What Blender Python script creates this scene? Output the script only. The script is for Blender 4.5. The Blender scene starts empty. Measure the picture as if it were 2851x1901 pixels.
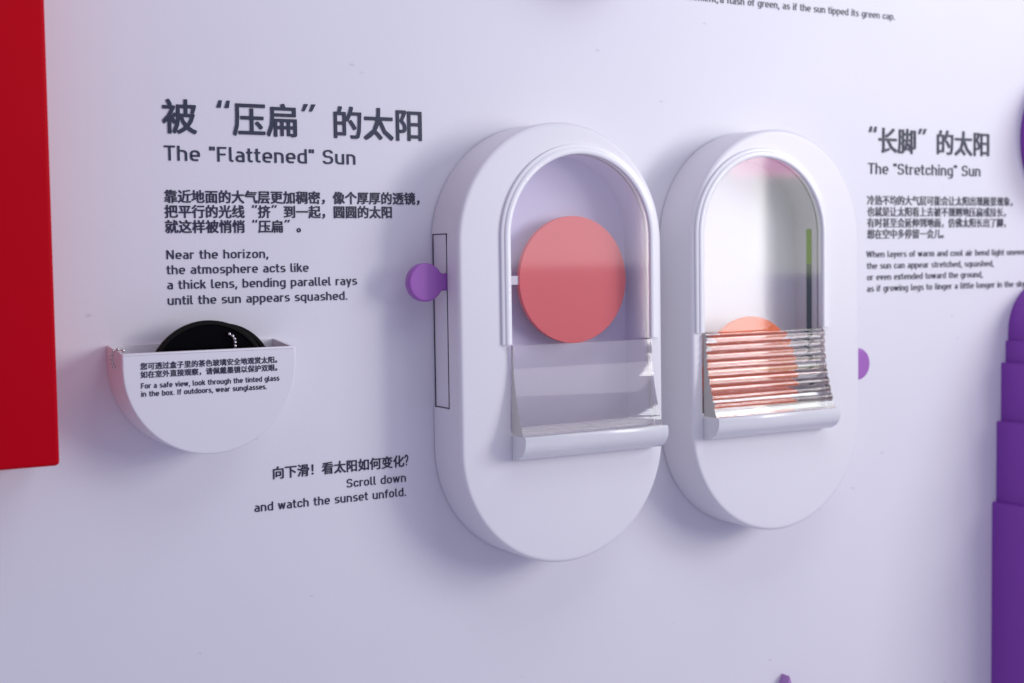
import bpy, bmesh, math, random
from mathutils import Vector, Matrix
S = 0.1                      # working unit = 10 cm
random.seed(4)
scene = bpy.context.scene
COL = scene.collection

# ------------------------------------------------------------------ camera
cam_d = bpy.data.cameras.new("camera"); cam = bpy.data.objects.new("camera", cam_d); COL.objects.link(cam)
scene.camera = cam
yaw, pitch, roll = 0.5306, -0.0585, -0.0147
fwd = Vector((math.sin(yaw)*math.cos(pitch), math.cos(yaw)*math.cos(pitch), math.sin(pitch)))
rt = Vector((math.cos(yaw), -math.sin(yaw), 0)); up = rt.cross(fwd)
r2 = rt*math.cos(roll) + up*math.sin(roll); u2 = -rt*math.sin(roll) + up*math.cos(roll)
M = Matrix((r2, u2, -fwd)).transposed().to_4x4()
M.translation = Vector((-6.3815, -10.4728, 0.7213))*S
cam.matrix_world = M
cam_d.sensor_width = 36; cam_d.lens = 50.0; cam_d.clip_start = 0.01; cam_d.clip_end = 200
cam_d.dof.use_dof = True; cam_d.dof.focus_distance = 11.15*S; cam_d.dof.aperture_fstop = 6.3

# ------------------------------------------------------------------ light
world = bpy.data.worlds.new("World"); scene.world = world; world.use_nodes = True
bg = world.node_tree.nodes["Background"]
bg.inputs[0].default_value = (0.67, 0.66, 0.98, 1); bg.inputs[1].default_value = 0.50

def area(name, loc, target, sx, sy, radiance, color):
    d = bpy.data.lights.new(name, 'AREA'); d.shape = 'RECTANGLE'; d.size = sx*S; d.size_y = sy*S
    d.energy = radiance*math.pi*sx*sy*S*S; d.color = color
    o = bpy.data.objects.new(name, d); COL.objects.link(o)
    o.location = Vector(loc)*S
    o.rotation_euler = (Vector(target)-Vector(loc)).to_track_quat('-Z', 'Y').to_euler()
    return o
area("key_window", (20.0, -16.5, 7.5), (1.2, 0, 0.8), 9.0, 8.0, 10.0, (0.94, 0.985, 1.0))
area("ceiling_softbox", (2.0, -7.0, 9.5), (0.6, 0, 1.4), 7.0, 5.0, 2.3, (0.93, 0.96, 1.0))
area("bright_window", (10.9, -12.5, 0.9), (2.0, -0.5, 0.8), 2.3, 3.8, 12.0, (1.0, 0.98, 0.97))
area("veil_reflection_lamp", (7.4, -12.8, 2.35), (0.5, -0.5, 1.0), 4.2, 3.6, 1.9, (1.0, 0.98, 0.98))  # added lamp, gives the pale veil reflected over the coral disc
area("pink_reflection_lamp", (13.1, -12.6, 2.75), (2.0, -0.5, 0.8), 2.2, 0.9, 8.0, (1.0, 0.26, 0.52))  # added lamp for the pink reflection at the top of the right pane
area("green_reflection_lamp", (13.6, -12.6, 1.35), (2.0, -0.5, 0.8), 2.2, 2.1, 3.6, (0.80, 0.90, 0.50))  # added lamp for the greenish reflection in the right pane

vs = scene.view_settings
vs.view_transform = 'Standard'; vs.look = 'None'; vs.exposure = 0.0; vs.gamma = 1.0
scene.cycles.max_bounces = 14; scene.cycles.transmission_bounces = 12; scene.cycles.transparent_max_bounces = 12
scene.cycles.caustics_refractive = True; scene.cycles.caustics_reflective = True
scene.cycles.use_denoising = True

# ------------------------------------------------------------------ materials
def mat(name, col, rough=0.5, spec=0.5, var=0.0, vscale=30, bump=0.0, bscale=300, coat=0.0, trans=0.0, ior=1.5, sss=0.0):
    m = bpy.data.materials.new(name); m.use_nodes = True
    nt = m.node_tree; b = nt.nodes["Principled BSDF"]
    b.inputs["Base Color"].default_value = (*col, 1); b.inputs["Roughness"].default_value = rough
    b.inputs["Specular IOR Level"].default_value = spec; b.inputs["Coat Weight"].default_value = coat
    b.inputs["Transmission Weight"].default_value = trans; b.inputs["IOR"].default_value = ior
    tc = nt.nodes.new("ShaderNodeTexCoord")
    if var > 0:
        n = nt.nodes.new("ShaderNodeTexNoise"); n.inputs["Scale"].default_value = vscale; n.inputs["Detail"].default_value = 4
        nt.links.new(tc.outputs["Object"], n.inputs["Vector"])
        mx = nt.nodes.new("ShaderNodeMix"); mx.data_type = 'RGBA'
        mx.inputs["A"].default_value = (*[c*(1-var) for c in col], 1); mx.inputs["B"].default_value = (*[min(1, c*(1+var)) for c in col], 1)
        nt.links.new(n.outputs["Fac"], mx.inputs["Factor"]); nt.links.new(mx.outputs["Result"], b.inputs["Base Color"])
        mr = nt.nodes.new("ShaderNodeMapRange"); mr.inputs["To Min"].default_value = max(0, rough-0.06); mr.inputs["To Max"].default_value = rough+0.06
        nt.links.new(n.outputs["Fac"], mr.inputs["Value"]); nt.links.new(mr.outputs["Result"], b.inputs["Roughness"])
    if bump > 0:
        n2 = nt.nodes.new("ShaderNodeTexNoise"); n2.inputs["Scale"].default_value = bscale; n2.inputs["Detail"].default_value = 3
        nt.links.new(tc.outputs["Object"], n2.inputs["Vector"])
        bp = nt.nodes.new("ShaderNodeBump"); bp.inputs["Strength"].default_value = bump; bp.inputs["Distance"].default_value = 0.0005
        nt.links.new(n2.outputs["Fac"], bp.inputs["Height"]); nt.links.new(bp.outputs["Normal"], b.inputs["Normal"])
    return m

M_wall = mat("wall_paint", (0.80, 0.785, 0.82), 0.42, 0.4, 0.022, 9, 0.10, 260)
# small scuffs and smudges on the wall paint
nt = M_wall.node_tree; bsdf = nt.nodes["Principled BSDF"]; src = bsdf.inputs["Base Color"].links[0].from_socket
tc = nt.nodes.new("ShaderNodeTexCoord")
mp = nt.nodes.new("ShaderNodeMapping"); mp.inputs["Rotation"].default_value = (0, 0.7, 0); mp.inputs["Scale"].default_value = (1, 1, 2.2)
vo = nt.nodes.new("ShaderNodeTexVoronoi"); vo.inputs["Scale"].default_value = 17; vo.inputs["Randomness"].default_value = 1
no = nt.nodes.new("ShaderNodeTexNoise"); no.inputs["Scale"].default_value = 90
ad = nt.nodes.new("ShaderNodeMath"); ad.operation = 'MULTIPLY_ADD'; ad.inputs[1].default_value = 0.12
cr = nt.nodes.new("ShaderNodeValToRGB"); cr.color_ramp.elements[0].position = 0.085; cr.color_ramp.elements[0].color = (1, 1, 1, 1)
cr.color_ramp.elements[1].position = 0.115; cr.color_ramp.elements[1].color = (0, 0, 0, 1)
ml = nt.nodes.new("ShaderNodeMath"); ml.operation = 'MULTIPLY'; ml.inputs[1].default_value = 0.3
mx = nt.nodes.new("ShaderNodeMix"); mx.data_type = 'RGBA'; mx.inputs["B"].default_value = (0.42, 0.40, 0.44, 1)
nt.links.new(tc.outputs["Object"], mp.inputs[0]); nt.links.new(mp.outputs[0], vo.inputs["Vector"])
nt.links.new(tc.outputs["Object"], no.inputs["Vector"]); nt.links.new(no.outputs["Fac"], ad.inputs[0]); nt.links.new(vo.outputs["Distance"], ad.inputs[2])
nt.links.new(ad.outputs[0], cr.inputs[0]); nt.links.new(cr.outputs[0], ml.inputs[0]); nt.links.new(ml.outputs[0], mx.inputs["Factor"])
nt.links.new(src, mx.inputs["A"]); nt.links.new(mx.outputs["Result"], bsdf.inputs["Base Color"])

M_white = mat("white_lacquer", (0.83, 0.81, 0.83), 0.34, 0.5, 0.02, 14, 0.06, 300)
M_inner = mat("shade_lilac_liner", (0.76, 0.71, 0.88), 0.5, 0.3, 0.03, 14)  # violet shade of the cavity put into the liner's base colour
M_inner2 = mat("pale_liner", (0.74, 0.72, 0.73), 0.45, 0.4, 0.03, 14)
M_dark = mat("gap_shade", (0.03, 0.03, 0.05), 0.8)  # near-black, stands in for shade in the slot and behind the housing
M_ink = mat("ink_navy", (0.022, 0.022, 0.055), 0.35, 0.5)
M_head = mat("heading_slate", (0.030, 0.037, 0.068), 0.45, 0.4, 0.05, 60)
M_purple = mat("purple_paint", (0.36, 0.115, 0.46), 0.30, 0.5, 0.02, 40, 0.03, 400)
M_deep = mat("deep_purple_paint", (0.24, 0.055, 0.40), 0.40, 0.3, 0.03, 20, 0.04, 300)
M_red = mat("red_paint", (0.54, 0.0004, 0.009), 0.5, 0.06, 0.04, 10, 0.04, 200)
M_coral = mat("coral_paint", (0.90, 0.165, 0.165), 0.5, 0.3, 0.05, 30, 0.05, 300)
M_orange = mat("orange_paint", (0.93, 0.16, 0.035), 0.5, 0.3, 0.04, 30, 0.05, 300)
M_black = mat("black_rim", (0.006, 0.005, 0.004), 0.45, 0.12)
M_tint = mat("tinted_glass_black", (0.002, 0.002, 0.003), 0.15, 0.06)
M_steel = mat("steel_bead", (0.62, 0.60, 0.60), 0.22); M_steel.node_tree.nodes["Principled BSDF"].inputs["Metallic"].default_value = 1
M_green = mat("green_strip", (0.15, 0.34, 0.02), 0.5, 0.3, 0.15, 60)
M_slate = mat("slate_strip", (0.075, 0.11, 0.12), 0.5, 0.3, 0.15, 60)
M_acr = mat("clear_acrylic", (0.97, 0.95, 0.96), 0.02, 0.5, trans=0.84, ior=1.49)
M_acr2 = mat("clear_ribbed_acrylic", (0.98, 0.97, 0.97), 0.012, 0.5, trans=0.98, ior=1.49)
M_edge = mat("sawn_acrylic_edge", (0.92, 0.905, 0.82), 0.4, 0.5, 0.05, 75, 0.1, 120, trans=0.45, ior=1.3)
M_frost = mat("milky_acrylic", (0.97, 0.97, 0.98), 0.12, 0.5, 0.01, 40, trans=0.22, ior=1.45)
M_rim = mat("rim_acrylic", (0.93, 0.92, 0.92), 0.36, 0.5, 0.01, 30, trans=0.0, coat=0.3, ior=1.45)

def pane_mat(name, boost, rough=0.03):
    m = bpy.data.materials.new(name); m.use_nodes = True; nt = m.node_tree
    for n in list(nt.nodes): nt.nodes.remove(n)
    out = nt.nodes.new("ShaderNodeOutputMaterial"); tr = nt.nodes.new("ShaderNodeBsdfTransparent"); tr.inputs[0].default_value = (0.97, 0.97, 0.98, 1)
    gl = nt.nodes.new("ShaderNodeBsdfGlossy"); gl.inputs["Roughness"].default_value = rough
    fr = nt.nodes.new("ShaderNodeFresnel"); fr.inputs[0].default_value = 1.5
    mu = nt.nodes.new("ShaderNodeMath"); mu.operation = 'MULTIPLY'; mu.inputs[1].default_value = boost; mu.use_clamp = True
    ge = nt.nodes.new("ShaderNodeNewGeometry"); inv = nt.nodes.new("ShaderNodeMath"); inv.operation = 'SUBTRACT'; inv.inputs[0].default_value = 1
    m2 = nt.nodes.new("ShaderNodeMath"); m2.operation = 'MULTIPLY'; mix = nt.nodes.new("ShaderNodeMixShader")
    L = nt.links.new
    L(ge.outputs["Backfacing"], inv.inputs[1]); L(fr.outputs[0], mu.inputs[0]); L(mu.outputs[0], m2.inputs[0]); L(inv.outputs[0], m2.inputs[1])
    L(m2.outputs[0], mix.inputs[0]); L(tr.outputs[0], mix.inputs[1]); L(gl.outputs[0], mix.inputs[2]); L(mix.outputs[0], out.inputs[0])
    return m
M_pane = pane_mat("clear_pane", 1.6, 0.06)
M_pane2 = pane_mat("satin_pane", 0.95, 0.055)

# ------------------------------------------------------------------ helpers
def link(name, me, m, parent=None, smooth=None):
    if m is not None and len(me.materials) == 0: me.materials.append(m)
    if smooth is not None:
        for p in me.polygons: p.use_smooth = True
        me.set_sharp_from_angle(angle=math.radians(smooth))
    o = bpy.data.objects.new(name, me); COL.objects.link(o)
    if parent is not None: o.parent = parent
    return o
def mesh(name, verts, faces, scale=S):
    me = bpy.data.meshes.new(name); me.from_pydata([(a*scale, b*scale, c*scale) for a, b, c in verts], [], faces); me.validate(); me.update()
    return me
def thing(name, label, cat, loc, group=None):
    o = bpy.data.objects.new(name, None); COL.objects.link(o); o.location = Vector(loc)*S
    o.empty_display_size = 0.02; o["label"] = label; o["category"] = cat
    if group: o["group"] = group
    return o
def tag(o, label=None, cat=None, group=None, kind=None):
    if label: o["label"] = label
    if cat: o["category"] = cat
    if group: o["group"] = group
    if kind: o["kind"] = kind
    return o
def normals2(pts):
    n = len(pts); out = []
    for i in range(n):
        a, b, c = Vector(pts[i-1]), Vector(pts[i]), Vector(pts[(i+1) % n])
        d1 = (b-a).normalized(); d2 = (c-b).normalized()
        n1 = Vector((d1.y, -d1.x)); n2 = Vector((d2.y, -d2.x)); m = n1+n2
        if m.length < 1e-6: m = n1.copy()
        m.normalize(); k = max(0.5, m.dot(n1)); out.append(m/k)
    return out   # outward for counter-clockwise outlines
def prism(name, pts, y_back, y_front, fillet=0.0, seg=5, back_fillet=0.0):
    """pts: ccw (x,z) outline; front towards -y with rounded front edge"""
    N = normals2(pts); n = len(pts); rings = []
    def ring(ins, y): rings.append([(p[0]-q.x*ins, y, p[1]-q.y*ins) for p, q in zip(pts, N)])
    if back_fillet > 0:
        for k in range(seg+1):
            a = math.pi/2*k/seg; ring(back_fillet*(1-math.sin(a)), y_back-back_fillet*(1-math.cos(a)))
    else: ring(0, y_back)
    if fillet > 0:
        ring(0, y_front+fillet*1.6)
        for k in range(seg+1):
            a = math.pi/2*k/seg; ring(fillet*(1-math.cos(a)), y_front+fillet*(1-math.sin(a)))
        ring(fillet*1.4, y_front)
    else: ring(0, y_front)
    V = [v for r in rings for v in r]; F = []
    for k in range(len(rings)-1):
        for i in range(n):
            j = (i+1) % n; F.append((k*n+i, k*n+j, (k+1)*n+j, (k+1)*n+i))
    F.append(tuple(range(n))[::-1]); F.append(tuple((len(rings)-1)*n+i for i in range(n)))
    me = mesh(name, V, F)
    bm = bmesh.new(); bm.from_mesh(me); bmesh.ops.recalc_face_normals(bm, faces=bm.faces); bm.to_mesh(me); bm.free()
    return me
def stadium(cx, cz, r, L, n=40):
    p = [(cx+r*math.cos(math.pi*i/n), cz+L+r*math.sin(math.pi*i/n)) for i in range(n+1)]
    p += [(cx-r*math.cos(math.pi*i/n), cz-L-r*math.sin(math.pi*i/n)) for i in range(n+1)]
    return p
def arch(cx, r, zc, zb, n=40):
    p = [(cx+r, zb)] + [(cx+r*math.cos(math.pi*i/n), zc+r*math.sin(math.pi*i/n)) for i in range(n+1)] + [(cx-r, zb)]
    return p
def box_me(name, x0, x1, y0, y1, z0, z1, bev=0.0):
    x0, x1 = sorted((x0, x1)); y0, y1 = sorted((y0, y1)); z0, z1 = sorted((z0, z1))
    bm = bmesh.new(); bmesh.ops.create_cube(bm, size=1)
    for v in bm.verts:
        v.co = Vector(((x0+x1)/2+v.co.x*(x1-x0), (y0+y1)/2+v.co.y*(y1-y0), (z0+z1)/2+v.co.z*(z1-z0)))*S
    if bev > 0: bmesh.ops.bevel(bm, geom=list(bm.edges), offset=bev*S, segments=3, profile=0.5, affect='EDGES')
    me = bpy.data.meshes.new(name); bm.to_mesh(me); bm.free(); return me
def extrude_x(name, prof, x0, x1, bev=0.0):
    """prof: (y,z) closed outline"""
    bm = bmesh.new(); a = [bm.verts.new((x0*S, y*S, z*S)) for y, z in prof]; b = [bm.verts.new((x1*S, y*S, z*S)) for y, z in prof]
    n = len(prof)
    for i in range(n): bm.faces.new((a[i], a[(i+1) % n], b[(i+1) % n], b[i]))
    e1 = bm.faces.new(a[::-1]); e2 = bm.faces.new(b)
    if bev > 0:
        ed = [e for e in set(list(e1.edges)+list(e2.edges))]
        bmesh.ops.bevel(bm, geom=ed, offset=bev*S, segments=2, profile=0.5, affect='EDGES')
    bmesh.ops.recalc_face_normals(bm, faces=bm.faces)
    me = bpy.data.meshes.new(name); bm.to_mesh(me); bm.free(); return me
def boolean(me, cutters):
    o = bpy.data.objects.new("tmp", me); COL.objects.link(o); cs = []
    for c in cutters:
        co = bpy.data.objects.new("cut", c); COL.objects.link(co); cs.append(co)
        md = o.modifiers.new("b", 'BOOLEAN'); md.operation = 'DIFFERENCE'; md.solver = 'EXACT'; md.object = co
    bpy.context.view_layer.update()
    r = bpy.data.meshes.new_from_object(o.evaluated_get(bpy.context.evaluated_depsgraph_get()))
    for q in cs+[o]: bpy.data.objects.remove(q)
    return r
def shift(me, dx=0, dy=0, dz=0):
    me.transform(Matrix.Translation(Vector((dx, dy, dz))*S)); return me

# ------------------------------------------------------------------ wall
wall = link("wall", box_me("wall", -9, 13, 0, 0.4, -7, 8), M_wall); wall["kind"] = "structure"

# ------------------------------------------------------------------ lettering
b_, m_, C_, D_, r_ = 0.065, 0.665, 0.935, -0.215, 0.19
HW = 0.061
GL = {
 'a': (.56, [[(.12, m_), (.46, m_, r_), (.46, 0)], [(.46, .40), (.09, .40, .15), (.09, b_, .15), (.46, b_)]]),
 'b': (.60, [[(.09, 1), (.09, 0)], [(.09, m_), (.50, m_, r_), (.50, b_, r_), (.09, b_)]]),
 'c': (.54, [[(.47, .50), (.47, m_, r_), (.09, m_, r_), (.09, b_, r_), (.47, b_, r_), (.47, .23)]]),
 'd': (.60, [[(.50, 1), (.50, 0)], [(.50, m_), (.09, m_, r_), (.09, b_, r_), (.50, b_)]]),
 'e': (.59, [[(.09, .35), (.50, .35), (.50, m_, r_), (.09, m_, r_), (.09, b_, r_), (.46, b_)]]),
 'f': (.36, [[(.34, C_), (.14, C_, .13), (.14, 0)], [(.0, m_), (.33, m_)]]),
 'g': (.60, [[(.50, m_), (.09, m_, r_), (.09, b_, r_), (.50, b_)], [(.50, .73), (.50, D_, r_), (.12, D_)]]),
 'h': (.60, [[(.09, 1), (.09, 0)], [(.09, m_), (.49, m_, r_), (.49, 0)]]),
 'i': (.20, [[(.09, 0), (.09, .73)], [(.09, .86), (.09, 1)]]),
 'k': (.54, [[(.09, 1), (.09, 0)], [(.45, .73), (.10, .30)], [(.24, .46), (.49, 0)]]),
 'l': (.28, [[(.09, 1), (.09, b_, .11), (.25, b_)]]),
 'm': (.90, [[(.09, .73), (.09, 0)], [(.09, m_), (.44, m_, .17), (.44, 0)], [(.44, m_), (.79, m_, .17), (.79, 0)]]),
 'n': (.60, [[(.09, .73), (.09, 0)], [(.09, m_), (.49, m_, r_), (.49, 0)]]),
 'o': (.60, [[(.09, .36), (.09, m_, r_), (.50, m_, r_), (.50, b_, r_), (.09, b_, r_), (.09, .36)]]),
 'p': (.60, [[(.09, .73), (.09, -.27)], [(.09, m_), (.50, m_, r_), (.50, b_, r_), (.09, b_)]]),
 'q': (.60, [[(.50, .73), (.50, -.27)], [(.50, m_), (.09, m_, r_), (.09, b_, r_), (.50, b_)]]),
 'r': (.40, [[(.09, .73), (.09, 0)], [(.09, m_ - .02), (.38, m_ - .02)]]),
 's': (.52, [[(.44, m_), (.09, m_, .15), (.09, .37, .15), (.45, .37, .15), (.45, b_, .15), (.06, b_)]]),
 't': (.37, [[(.14, .94), (.14, b_, .12), (.34, b_)], [(.0, m_), (.33, m_)]]),
 'u': (.60, [[(.09, .73), (.09, b_, r_), (.49, b_)], [(.49, .73), (.49, 0)]]),
 'v': (.53, [[(.05, .73), (.25, .03)], [(.25, .03), (.45, .73)]]),
 'w': (.78, [[(.05, .73), (.21, .03)], [(.21, .03), (.37, .70)], [(.37, .70), (.53, .03)], [(.53, .03), (.69, .73)]]),
 'x': (.53, [[(.05, .73), (.45, 0)], [(.45, .73), (.05, 0)]]),
 'y': (.53, [[(.05, .73), (.26, .06)], [(.46, .73), (.19, -.27)]]),
 'z': (.52, [[(.06, m_), (.42, m_)], [(.42, m_), (.09, b_)], [(.06, b_), (.46, b_)]]),
 'T': (.60, [[(.0, C_), (.58, C_)], [(.29, C_), (.29, 0)]]),
 'F': (.58, [[(.09, 0), (.09, C_), (.53, C_)], [(.09, .49), (.48, .49)]]),
 'N': (.74, [[(.09, 0), (.09, 1)], [(.10, .97), (.60, .03)], [(.61, 0), (.61, 1)]]),
 'S': (.66, [[(.55, .76), (.55, C_, .2), (.09, C_, .2), (.09, .51, .2), (.56, .51, .2), (.56, b_, .2), (.08, b_, .2), (.08, .22)]]),
 'I': (.25, [[(.10, 0), (.10, 1)]]),
 'W': (1.02, [[(.05, 1), (.25, .03)], [(.25, .03), (.48, .96)], [(.48, .96), (.71, .03)], [(.71, .03), (.91, 1)]]),
 '"': (.34, [[(.08, 1), (.08, .74)], [(.25, 1), (.25, .74)]]),
 ',': (.22, [[(.13, .14), (.05, -.19)]]),
 '.': (.22, [[(.10, 0), (.10, .14)]]),
 '?': (.56, [[(.07, .70), (.07, C_, .19), (.47, C_, .19), (.47, .52, .19), (.27, .40, .08), (.27, .24)], [(.27, 0), (.27, .13)]]),
 ' ': (.33, []),
}
def fil(path):
    out = []
    for i, p in enumerate(path):
        P = Vector(p[:2])
        if len(p) == 2 or i in (0, len(path)-1): out.append(P); continue
        A = Vector(path[i-1][:2]); B = Vector(path[i+1][:2]); r = min(p[2], (A-P).length*0.98, (B-P).length*0.98)
        a = P+(A-P).normalized()*r; b = P+(B-P).normalized()*r
        for k in range(6):
            t = k/5; ang = t*math.pi/2     # quarter-ellipse blend
            out.append(P + (a-P)*(1-math.sin(ang)) + (b-P)*(1-math.cos(ang)))
    res = [out[0]]
    for q in out[1:]:
        if (q-res[-1]).length > 1e-4: res.append(q)
    return res
def glyph_geo(ch, hw):
    """returns (verts (x,z,height), faces) with height 0 base / 1 top"""
    V, F = [], []
    for si, path in enumerate(GL[ch][1]):
        pts = fil(path); n = len(pts); closed = (pts[0]-pts[-1]).length < 1e-3
        L, R = [], []
        for i in range(n):
            if closed and i in (0, n-1): d1 = (pts[n-1]-pts[n-2]).normalized(); d2 = (pts[1]-pts[0]).normalized()
            else:
                d1 = (pts[i]-pts[i-1]).normalized() if i > 0 else (pts[1]-pts[0]).normalized()
                d2 = (pts[i+1]-pts[i]).normalized() if i < n-1 else d1
            nn = Vector((-d1.y-d2.y, d1.x+d2.x)); nn.normalize(); k = max(0.6, nn.dot(Vector((-d1.y, d1.x))))
            L.append(pts[i]+nn*hw/k); R.append(pts[i]-nn*hw/k)
        o = len(V); z = 1+0.02*si
        for q in L: V.append((q.x, q.y, z))
        for q in R: V.append((q.x, q.y, z))
        for q in L: V.append((q.x, q.y, 0))
        for q in R: V.append((q.x, q.y, 0))
        for i in range(n-1):
            a, b, c, d = o+i, o+i+1, o+n+i+1, o+n+i
            F.append((d, c, b, a)); F.append((a, b, b+2*n, a+2*n)); F.append((c, d, d+2*n, c+2*n))
        F.append((o, o+n, o+3*n, o+2*n)); F.append((o+n-1, o+3*n-1, o+4*n-1, o+2*n+n-1)[::-1])
    return V, F
def add_geo(acc, V, F, x, z, sx, sz, y, th):
    o = len(acc[0]); acc[0].extend((x+v[0]*sx, y-v[2]*th, z+v[1]*sz) for v in V); acc[1].extend(tuple(i+o for i in f) for f in F)
def latin_nat(text):
    x = 0; hi = 0
    for ch in text:
        adv, st = GL[ch]
        if st: hi = x+max(p[0] for s in st for p in s)+HW*0.9
        x += adv+0.075
    return hi-0.02
def latin(text, x0, x1, zb, cap, y, parent, m, name="text_line", label=None, th=0.006, hw=HW, each=None, sx=None):
    sx = sx if sx else (x1-x0)/latin_nat(text); x = x0; acc = ([], [])
    for ch in text:
        V, F = glyph_geo(ch, hw)
        if each and V:
            a2 = ([], []); add_geo(a2, V, F, x, zb, sx, cap, y, th); link(each, mesh(each, *a2), m, parent)
        elif V: add_geo(acc, V, F, x, zb, sx, cap, y, th)
        x += (GL[ch][0]+0.075)*sx
    if not each:
        o = link(name, mesh(name, *acc), m, parent)
        if label: o["label"] = label
    return sx
CJK = {}
def cjk_geo(ch, off):
    k = (ch, off)
    if k in CJK: return CJK[k]
    if ch in '“”':
        V, F = [], []; bx = (0.55, 0.78) if ch == '“' else (0.08, 0.31)
        for bx0 in bx:
            # slanted tapering tick
            t, w = (0.885, 0.66), (0.075, 0.115) if ch == '“' else (0.115, 0.075)
            top, bot = (0.87, 0.665); wt, wb = (0.085, 0.125) if ch == '“' else (0.125, 0.085); sl = 0.075
            q = [(bx0, bot), (bx0+wb, bot), (bx0+sl+wt, top), (bx0+sl, top)]
            o = len(V); V += [(a, b, 1) for a, b in q] + [(a, b, 0) for a, b in q]
            F += [(o, o+1, o+2, o+3)] + [(o+i, o+4+i, o+4+(i+1) % 4, o+(i+1) % 4) for i in range(4)]
        CJK[k] = (V, F); return CJK[k]
    c = bpy.data.curves.new('t', 'FONT'); c.body = ch; c.size = 1; c.resolution_u = 2; c.extrude = 0.05
    o = bpy.data.objects.new('t', c); COL.objects.link(o); bpy.context.view_layer.update()
    e = o.evaluated_get(bpy.context.evaluated_depsgraph_get()); me = e.to_mesh()
    V = [(v.co.x, v.co.y, 1 if v.co.z > 0 else 0) for v in me.vertices]
    F = [tuple(p.vertices) for p in me.polygons]
    V0, F0 = list(V), list(F)
    for q, (dx, dz) in enumerate([(1, 1), (-1, -1), (1, -1), (-1, 1)]):      # heavier strokes: the same outline set off a little
        b = len(V); V += [(x+dx*off, z+dz*off, (1+0.02*(q+1)) if h else 0) for x, z, h in V0]; F += [tuple(i+b for i in f) for f in F0]
    e.to_mesh_clear(); bpy.data.objects.remove(o); bpy.data.curves.remove(c)
    CJK[k] = (V, F); return CJK[k]
def cjk(text, x0, zb, p, y, parent, m, off=0.012, name="text_line", label=None, th=0.006, each=None, h=None):
    acc = ([], []); h = h or p
    for i, ch in enumerate(text):
        if ch == ' ': continue
        if ch == '?': V, F = glyph_geo('?', HW*1.05); sx, sz = p*0.62, p*0.84
        else: V, F = cjk_geo(ch, off); sx, sz = p, h
        if each:
            a2 = ([], []); add_geo(a2, V, F, x0+i*p, zb+0.075*h, sx, sz, y, th); link(each, mesh(each, *a2), m, parent)
        else: add_geo(acc, V, F, x0+i*p, zb+0.075*h, sx, sz, y, th)
    if not each:
        o = link(name, mesh(name, *acc), m, parent)
        if label: o["label"] = label

LX = -3.222
cjk("被“压扁”的太阳", LX, 1.690, 0.2722, 0, wall, M_head, 0.013, th=0.008, each="heading_character")
latin('The "Flattened" Sun', -3.211, -1.667, 1.485, 0.1117, 0, wall, M_head, th=0.006, each="heading_letter")
cjk("靠近地面的大气层更加稠密，像个厚厚的透镜，", LX, 1.172, 0.1044, 0, wall, M_ink, 0.014, label="dark Chinese line starting with a dense thirteen-stroke character, first of the left paragraph")
cjk("把平行的光线“挤”到一起，圆圆的太阳", LX, 1.060, 0.1044, 0, wall, M_ink, 0.014)
cjk("就这样被悄悄“压扁”。", LX, 0.947, 0.1044, 0, wall, M_ink, 0.014)
latin("Near the horizon,", -3.217, -2.417, 0.7515, 0.0675, 0, wall, M_ink)
latin("the atmosphere acts like", -3.217, -2.0865, 0.639, 0.0675, 0, wall, M_ink)
latin("a thick lens, bending parallel rays", -3.217, -1.6726, 0.527, 0.0675, 0, wall, M_ink)
latin("until the sun appears squashed.", -3.217, -1.761, 0.410, 0.0675, 0, wall, M_ink)
cjk("向下滑！看太阳如何变化?", -2.428, -0.975, 0.1044, 0, wall, M_ink, 0.010)
latin("Scroll down", -1.7988, -1.2724, -1.101, 0.0690, 0, wall, M_ink, hw=0.058)
latin("and watch the sunset unfold.", -2.5798, -1.2749, -1.2185, 0.0690, 0, wall, M_ink, hw=0.058)
cjk("“长脚”的太阳", 3.763, 1.722, 0.2708, 0, wall, M_head, 0.009, th=0.010, each="heading_character")
latin('The "Stretching" Sun', 3.905, 5.503, 1.508, 0.110, 0, wall, M_head, th=0.008, each="heading_letter", hw=0.055)
cjk("冷热不均的大气层可能会让太阳出现蜃景现象，", 3.887, 1.200, 0.1041, 0, wall, M_ink, 0.006)
cjk("也就是让太阳看上去被不规则地压扁或拉长，", 3.887, 1.086, 0.1041, 0, wall, M_ink, 0.006)
cjk("有时甚至会延伸到地面，仿佛太阳长出了脚，", 3.887, 0.974, 0.1041, 0, wall, M_ink, 0.006)
cjk("想在空中多停留一会儿。", 3.887, 0.862, 0.1041, 0, wall, M_ink, 0.006)
kx = latin("the sun can appear stretched, squashed,", 3.887, 5.715, 0.561, 0.0645, 0, wall, M_ink, hw=0.058)
latin("When layers of warm and cool air bend light unevenly,", 3.880, 0, 0.676, 0.0645, 0, wall, M_ink, hw=0.058, sx=kx)
latin("or even extended toward the ground,", 3.887, 5.547, 0.447, 0.0645, 0, wall, M_ink, hw=0.058)
latin("as if growing legs to linger a little longer in the sky.", 3.887, 0, 0.333, 0.0645, 0, wall, M_ink, hw=0.058, sx=kx)
k2 = latin("a flash of green, as if the sun tipped its green cap.", 2.043, 4.263, 3.048, 0.0665, 0, wall, M_ink, hw=0.058)
latin("moment,", 2.043-latin_nat("moment,")*k2-0.30*k2, 0, 3.048, 0.0665, 0, wall, M_ink, hw=0.058, sx=k2)

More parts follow.
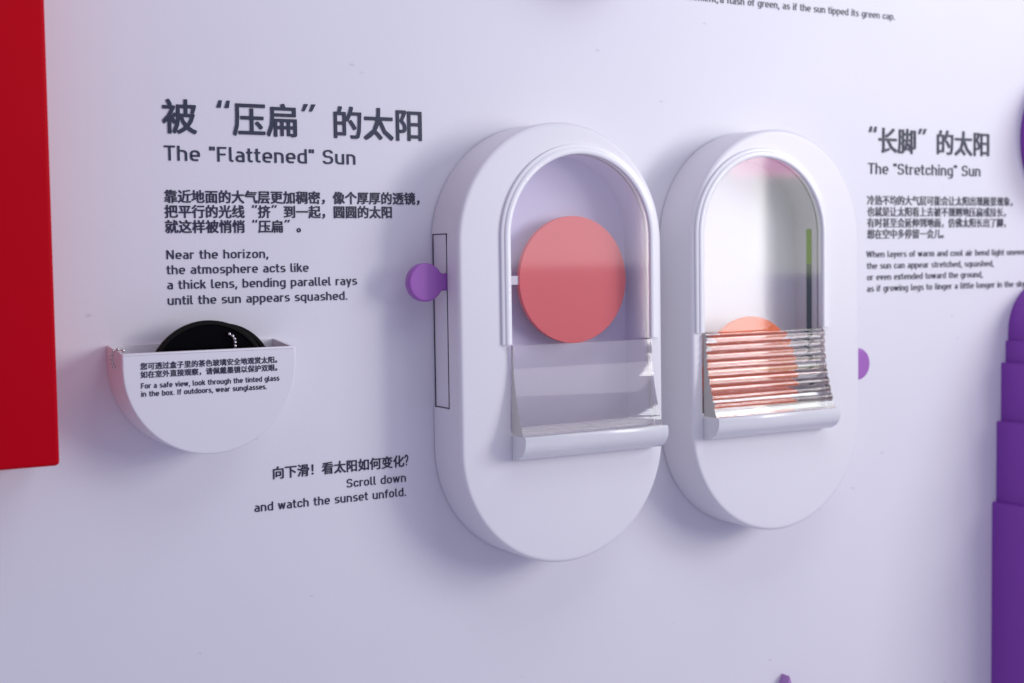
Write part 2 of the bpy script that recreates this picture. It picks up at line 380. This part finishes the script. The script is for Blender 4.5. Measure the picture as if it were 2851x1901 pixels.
# ------------------------------------------------------------------ capsule viewers
D = 0.476; HL = 0.84
def sweep(path, prof, name):
    """path: open list of (x,z); prof: closed list of (n outward, y)"""
    V, F = [], []; n = len(path); k = len(prof)
    for i, p in enumerate(path):
        a = Vector(path[max(i-1, 0)]); b = Vector(path[min(i+1, n-1)]); d = (b-a).normalized(); nn = Vector((d.y, -d.x))
        for (q, y) in prof: V.append((p[0]+nn.x*q, y, p[1]+nn.y*q))
    for i in range(n-1):
        for j in range(k): F.append((i*k+j, i*k+(j+1) % k, (i+1)*k+(j+1) % k, (i+1)*k+j))
    F.append(tuple(range(k))); F.append(tuple((n-1)*k+j for j in range(k))[::-1])
    me = mesh(name, V, F); bm = bmesh.new(); bm.from_mesh(me); bmesh.ops.recalc_face_normals(bm, faces=bm.faces); bm.to_mesh(me); bm.free(); return me

def viewer(bx, bz, side, offset, label, sun_mat, sun_c, sun_r, knob_z, ribbed, liner):
    """side -1: slot and knob on the left; coordinates local to the capsule centre on the wall"""
    t = thing("capsule_viewer", label, "viewer", (bx, 0, bz), "white capsule-shaped sun viewers on the wall")
    wx = offset; RI = 0.695; ZC = 0.885; ZB = 0.02
    body = prism("housing", stadium(0, 0, 1.0, HL, 48), -0.010, -D, 0.032, 6)
    cav = prism("c", arch(wx, RI+0.012, ZC, -0.70), -D+0.06, -D-0.2)
    cav2 = prism("c", arch(wx, RI+0.012, ZC, -1.02), -0.115, -D+0.05)
    s0, s1 = (-1.05, -0.90) if side < 0 else (0.90, 1.05)
    slot = box_me("s", s0, s1, 0.1, -0.285, -0.50, 0.93)
    me = boolean(body, [cav, cav2, slot])
    link("housing", me, M_white, t, 32)
    link("back_plate", prism("back_plate", stadium(0, 0, 0.985, HL, 40), 0, -0.012), M_dark, t)  # near-black plate, paints the shade line where housing meets wall
    # slot: recessed cover strip and a near-black panel as the gap's painted shade
    sx = side*0.980; w = 0.006
    link("slot_cover", box_me("slot_cover", min(sx, sx-side*w), max(sx, sx-side*w), -0.003, -0.226, -0.492, 0.922, 0.002), M_white, t)
    link("slot_shade", box_me("slot_shade", *(sorted((side*0.966, side*0.935))), -0.004, -0.29, -0.51, 0.94), M_dark, t)
    # liner of the cavity
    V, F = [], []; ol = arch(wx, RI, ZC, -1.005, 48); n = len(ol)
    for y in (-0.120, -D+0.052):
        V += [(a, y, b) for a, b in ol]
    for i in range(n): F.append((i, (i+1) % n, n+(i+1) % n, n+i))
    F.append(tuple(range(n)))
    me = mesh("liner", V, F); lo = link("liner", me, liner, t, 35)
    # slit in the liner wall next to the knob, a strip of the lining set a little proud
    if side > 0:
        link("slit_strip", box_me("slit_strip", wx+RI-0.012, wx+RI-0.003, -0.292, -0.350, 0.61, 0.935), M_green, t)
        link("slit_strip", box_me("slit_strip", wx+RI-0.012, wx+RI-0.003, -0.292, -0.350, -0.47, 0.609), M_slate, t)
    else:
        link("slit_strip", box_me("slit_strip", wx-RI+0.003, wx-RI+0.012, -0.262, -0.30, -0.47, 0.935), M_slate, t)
    # window rim
    y0 = -D
    prof = [(0.0, y0+0.03), (0.0, y0-0.026), (0.003, y0-0.032), (0.008, y0-0.035), (0.030, y0-0.037), (0.050, y0-0.036), (0.055, y0-0.032), (0.058, y0-0.025),
            (0.066, y0-0.024), (0.078, y0-0.023), (0.083, y0-0.020), (0.085, y0-0.014), (0.085, y0-0.003), (0.012, y0-0.003), (0.012, y0+0.03)]
    path = [(wx+RI, ZB), (wx+RI, ZC*0.5)] + [(wx+RI*math.cos(math.pi*i/64), ZC+RI*math.sin(math.pi*i/64)) for i in range(65)] + [(wx-RI, ZC*0.5), (wx-RI, ZB)]
    link("window_rim", sweep(path, prof, "window_rim"), M_rim, t, 40)
    link("window_pane", prism("window_pane", arch(wx, RI-0.001, ZC, ZB), -D+0.004, -D-0.016), M_pane2 if ribbed else M_pane, t)
    # sun disc, stem, knob
    sxc, szc = sun_c; sy = -0.40 if ribbed else -0.265
    circ = [(sxc+sun_r*math.cos(2*math.pi*i/96), szc+sun_r*math.sin(2*math.pi*i/96)) for i in range(96)]
    link("sun_disc", prism("sun_disc", circ, sy+0.02, sy-0.02, 0.004, 3), sun_mat, t, 40)
    kx = side*1.185; kr = 0.155
    xa, xb = sorted((side*0.93, sxc+side*sun_r*0.96))
    link("stem", box_me("stem", xa, xb, sy+0.007, sy-0.007, knob_z-0.037, knob_z+0.037, 0.002), M_white, t)
    nh = 0.0695; a0 = math.asin((nh+0.012)/kr); out = []
    for i in range(57):
        a = a0+(2*math.pi-2*a0)*i/56
        out.append((kx-side*kr*math.cos(a), knob_z+kr*math.sin(a)*(-side)))
    jx = kx-side*kr*math.cos(a0)
    ext = [(jx-side*0.012, knob_z-nh*(-side)*1.02), (jx-side*0.03, knob_z-nh*(-side)), (side*0.95, knob_z-nh*(-side)), (side*0.95, knob_z+nh*(-side)), (jx-side*0.03, knob_z+nh*(-side)), (jx-side*0.012, knob_z+nh*(-side)*1.02)]
    pts = out+ext
    ar = sum(pts[i-1][0]*pts[i][1]-pts[i][0]*pts[i-1][1] for i in range(len(pts)))
    if ar < 0: pts = pts[::-1]
    link("knob", prism("knob", pts, -0.197, -0.272, 0.016, 5, 0.008), M_purple, t, 40)
    # acrylic lens below the window
    yb = -D-0.004; zt = 0.008
    curve = []
    for i in range(29):
        u = i/28; z = zt-u*0.655
        q = max(0, (-z-0.12)/0.535)
        curve.append((yb-0.036-0.118*q**1.75, z))
    if ribbed:
        c2 = []; nr = 9; ns = 8
        for i in range(nr*ns+1):
            u = i/(nr*ns); z = zt-0.012-u*0.643; q = max(0, (-z-0.12)/0.535); y = yb-0.030-0.118*q**1.75
            c2.append((y-0.022*math.sin(math.pi*(i % ns)/ns)**0.8, z))
        curve = [(yb-0.034, zt)]+c2
    ylip = curve[-1][0]
    prof = [(yb, zt)]+curve+[(yb-0.176, -0.712), (yb-0.178, -0.722), (yb-0.11, -0.722), (yb, -0.722)]
    lm = extrude_x("acrylic_lens", prof, wx-RI, wx+RI, 0.0)
    lm.materials.append(M_acr2 if ribbed else M_acr); lm.materials.append(M_edge)
    for p in lm.polygons: p.material_index = 1 if p.normal.x < -0.9 else 0
    link("acrylic_lens", lm, None, t, 18 if not ribbed else 35)
    base = [(yb, -0.725), (yb-0.205, -0.725), (yb-0.216, -0.734), (yb-0.219, -0.75)]
    for i in range(13):
        a = math.pi/2*i/12; base.append((yb-0.03-0.188*math.cos(a), -0.775-0.155*math.sin(a)))
    base += [(yb-0.012, -0.934), (yb, -0.934)]
    link("lens_base", extrude_x("lens_base", base, wx-RI-0.002, wx+RI+0.035, 0.006), M_frost, t, 35)
    return t

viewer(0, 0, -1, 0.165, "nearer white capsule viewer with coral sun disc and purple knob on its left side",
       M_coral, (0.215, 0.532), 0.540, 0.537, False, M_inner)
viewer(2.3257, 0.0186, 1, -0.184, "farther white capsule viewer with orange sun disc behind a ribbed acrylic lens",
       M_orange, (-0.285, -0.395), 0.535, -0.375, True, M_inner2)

# ------------------------------------------------------------------ half-round holder
hx, hc, HR, HT = -3.028, -0.025, 0.655, 0.085
hold = thing("glasses_holder", "white half-round wall box with safety text, holding the black tinted discs", "holder", (hx, 0, 0))
def dshape(R, zt, n=48, zc=hc, cr=0.012):
    p = [(R, zt-cr), (R-cr*0.3, zt-cr*0.3), (R-cr, zt), (-R+cr, zt), (-R+cr*0.3, zt-cr*0.3), (-R, zt-cr)]
    p += [(-R*math.cos(math.pi*i/n), zc-R*math.sin(math.pi*i/n)) for i in range(n+1)]
    return p
link("front_plate", prism("front_plate", dshape(HR, HT), -0.385, -0.42, 0.012, 4), M_white, hold, 40)
link("back_plate", prism("back_plate", dshape(HR-0.001, HT+0.042), -0.002, -0.028, 0.004, 2), M_white, hold, 40)
path = [(-HR, HT+0.001), (-HR, hc)]+[(-HR*math.cos(math.pi*i/64), hc-HR*math.sin(math.pi*i/64)) for i in range(1, 64)]+[(HR, hc), (HR, HT+0.001)]
V, F = [], []; n = len(path)
for p, q in zip(path, [Vector((-1, 0))]+[None]*(n-2)+[Vector((1, 0))]):
    if q is None:
        d = Vector((p[0], min(0, p[1]-hc))); q = d.normalized()
    zt = 0.040 if p[1] > hc+0.02 else 0
    for ins, y in ((0.0015, -0.028), (0.0015, -0.3835), (0.032, -0.3835), (0.032, -0.028)):
        V.append((p[0]-q.x*ins, y, p[1]-q.y*ins + (zt if y > -0.1 else 0)))
for i in range(n-1):
    for j in range(4): F.append((i*4+j, i*4+(j+1) % 4, (i+1)*4+(j+1) % 4, (i+1)*4+j))
F.append((0, 1, 2, 3)); F.append(tuple((n-1)*4+j for j in (3, 2, 1, 0)))
me = mesh("side_wall", V, F); bm = bmesh.new(); bm.from_mesh(me); bmesh.ops.recalc_face_normals(bm, faces=bm.faces); bm.to_mesh(me); bm.free()
link("side_wall", me, M_white, hold, 40)
yf = -0.42; o = -hx
cjk("您可透过盒子里的茶色玻璃安全地观赏太阳。", -3.556+o, -0.034, 0.0533, yf, hold, M_ink, 0.018, th=0.003)
cjk("如在室外直接观察，请佩戴墨镜以保护双眼。", -3.556+o, -0.093, 0.0533, yf, hold, M_ink, 0.018, th=0.003)
latin("For a safe view, look through the tinted glass", -3.554+o, -2.512+o, -0.1685, 0.0385, yf, hold, M_ink, th=0.003, hw=0.085)
latin("in the box. If outdoors, wear sunglasses.", -3.554+o, -2.613+o, -0.2265, 0.0385, yf, hold, M_ink, th=0.003, hw=0.085)

# tinted discs in the holder
def tdisc(cx, cy, cz, R, label):
    t = thing("tinted_disc", label, "tinted disc", (cx, cy, cz), "tinted viewing discs in the wall box")
    k = 80; V, F = [], []; prof = [(R-0.035, -0.012), (R-0.030, -0.022), (R-0.008, -0.022), (R, -0.014), (R, 0.014), (R-0.008, 0.022), (R-0.030, 0.022), (R-0.035, 0.012)]
    for i in range(k):
        a = 2*math.pi*i/k
        for r, y in prof: V.append((r*math.cos(a), y, r*math.sin(a)))
    for i in range(k):
        for j in range(8): F.append((i*8+j, i*8+(j+1) % 8, ((i+1) % k)*8+(j+1) % 8, ((i+1) % k)*8+j))
    me = mesh("rim", V, F); bm = bmesh.new(); bm.from_mesh(me); bmesh.ops.recalc_face_normals(bm, faces=bm.faces); bm.to_mesh(me); bm.free()
    link("rim", me, M_black, t, 40)
    c = [((R-0.034)*math.cos(2*math.pi*i/k), (R-0.034)*math.sin(2*math.pi*i/k)) for i in range(k)]
    link("tinted_glass", prism("tinted_glass", c, 0.008, -0.008), M_tint, t)
    return t
tdisc(-2.985, -0.215, -0.176, 0.470, "black tinted disc standing in front in the half-round box, a ball chain against it")
tdisc(-2.850, -0.110, -0.145, 0.410, "second black tinted disc, mostly hidden behind the front one in the half-round box")

# ball chains
def chain(beads, r, loc, label, hook=None):
    t = thing("ball_chain", label, "chain", loc, "steel ball chains of the tinted discs"); L = Vector(loc)
    bm = bmesh.new(); bmesh.ops.create_uvsphere(bm, u_segments=14, v_segments=10, radius=r*S); me = bpy.data.meshes.new("bead"); bm.to_mesh(me); bm.free()
    me.materials.append(M_steel)
    for p in me.polygons: p.use_smooth = True
    for q in beads:
        b = bpy.data.objects.new("bead", me); COL.objects.link(b); b.parent = t; b.location = (Vector(q)-L)*S
    V, F = [], []
    for a, b in zip(beads[:-1], beads[1:]):
        a = Vector(a)-L; b = Vector(b)-L; d = (b-a).normalized(); u = d.orthogonal().normalized(); w = d.cross(u); o = len(V)
        for p in (a, b):
            for k in range(6):
                an = k*math.pi/3; V.append(tuple(p+(u*math.cos(an)+w*math.sin(an))*r*0.28))
        F += [(o+k, o+(k+1) % 6, o+6+(k+1) % 6, o+6+k) for k in range(6)]
    link("wire", mesh("wire", V, F), M_steel, t)
    return t
chain(CH1 := [(-2.833, -0.255, 0.186), (-2.810, -0.262, 0.170), (-2.797, -0.262, 0.148), (-2.793, -0.262, 0.122), (-2.793, -0.262, 0.096), (-2.795, -0.262, 0.070), (-2.797, -0.262, 0.044), (-2.799, -0.262, 0.018)],
      0.0140, (-2.79, -0.262, 0.0), "short steel ball chain lying against the front black disc")
chain([(-3.640, -0.350, 0.075), (-3.650, -0.335, 0.103), (-3.680, -0.305, 0.112), (-3.706, -0.280, 0.098), (-3.712, -0.262, 0.070), (-3.711, -0.256, 0.040), (-3.710, -0.262, 0.012), (-3.707, -0.280, -0.014)],
      0.0135, (-3.70, -0.29, 0.0), "steel ball chain looped over the left rim of the half-round box")

# ------------------------------------------------------------------ neighbours at the edges
rp = link("red_panel", box_me("red_panel", -8.5, -4.172, 0.0, -0.60, -0.647, 6.5, 0.03), M_red, None, 40)
tag(rp, "large plain red panel standing out from the wall at the left edge", "panel")

tow = thing("stepped_tower", "dark purple stepped half-round tower in relief at the lower right edge", "tower", (6.49, 0, -4.5))
tops = [(-0.14, 0.54), (-0.24, 0.578), (-0.475, 0.645), (-1.10, 0.712), (-1.97, 0.775)]
def half_cyl(R, z0, z1, bev=0.012):
    n = 48; prof = [(R, z0), (R, z1-bev), (R-bev*0.3, z1-bev*0.3), (R-bev, z1), (0.001, z1)]; V, F = [], []
    for i in range(n+1):
        a = math.pi+math.pi*i/n
        for r, z in prof: V.append((r*math.cos(a), 2.3*r*math.sin(a), z+4.5))
    k = len(prof)
    for i in range(n):
        for j in range(k-1): F.append((i*k+j, (i+1)*k+j, (i+1)*k+j+1, i*k+j+1))
    return mesh("tier", V, F)
for i in range(5):
    zt, R = tops[i]; z0 = tops[i+1][0]-0.02 if i < 4 else -6.5
    if i: link("tier", half_cyl(R, z0, zt), M_deep, tow, 40)
n = 40; V, F = [], []
for j in range(21):
    e = math.pi/2*j/20
    for i in range(n+1):
        a = math.pi+math.pi*i/n; V.append((0.54*math.cos(a)*math.cos(e), 2.3*0.54*math.sin(a)*math.cos(e), -0.15+0.54*math.sin(e)+4.5))
for j in range(20):
    for i in range(n): F.append((j*(n+1)+i, j*(n+1)+i+1, (j+1)*(n+1)+i+1, (j+1)*(n+1)+i))
V0 = len(V)
for i in range(n+1):
    a = math.pi+math.pi*i/n; V.append((0.54*math.cos(a), 2.3*0.54*math.sin(a), -0.30+4.5))
for i in range(n): F.append((V0+i, V0+i+1, i+1, i))
link("dome", mesh("dome", V, F), M_deep, tow, 60)

def half_ball(name, c, R, label, m, flat=1.0):
    t = bpy.data.meshes.new(name); bm = bmesh.new(); bmesh.ops.create_uvsphere(bm, u_segments=64, v_segments=32, radius=R*S)
    for v in bm.verts: v.co.y = min(v.co.y, 0)*flat
    bm.to_mesh(t); bm.free(); o = link(name, t, m, None, 80); o.location = Vector(c)*S; return tag(o, label, "dome")
half_ball("purple_dome", (6.99, -0.002, 1.92), 0.87, "dark purple round boss on the wall at the right edge, above the stepped tower", M_deep, 1.0)
half_ball("purple_boss", (0.40, -0.002, 3.80), 0.78, "purple round boss just above the picture, its shadow reaching the wall top", M_deep, 0.8)
pk = [(0, 0.42), (-0.36, -0.5), (0.36, -0.5)]
M_lilac = mat("lilac_paint", (0.46, 0.24, 0.55), 0.4, 0.4, 0.03, 30, 0.05, 300)
o = link("purple_peak", prism("purple_peak", pk, -0.002, -0.12, 0.02, 4), M_lilac, None, 40); o.location = Vector((2.76, 0, -3.36-0.42))*S
tag(o, "tip of a lighter purple pointed shape on the wall at the bottom edge", "wall relief")
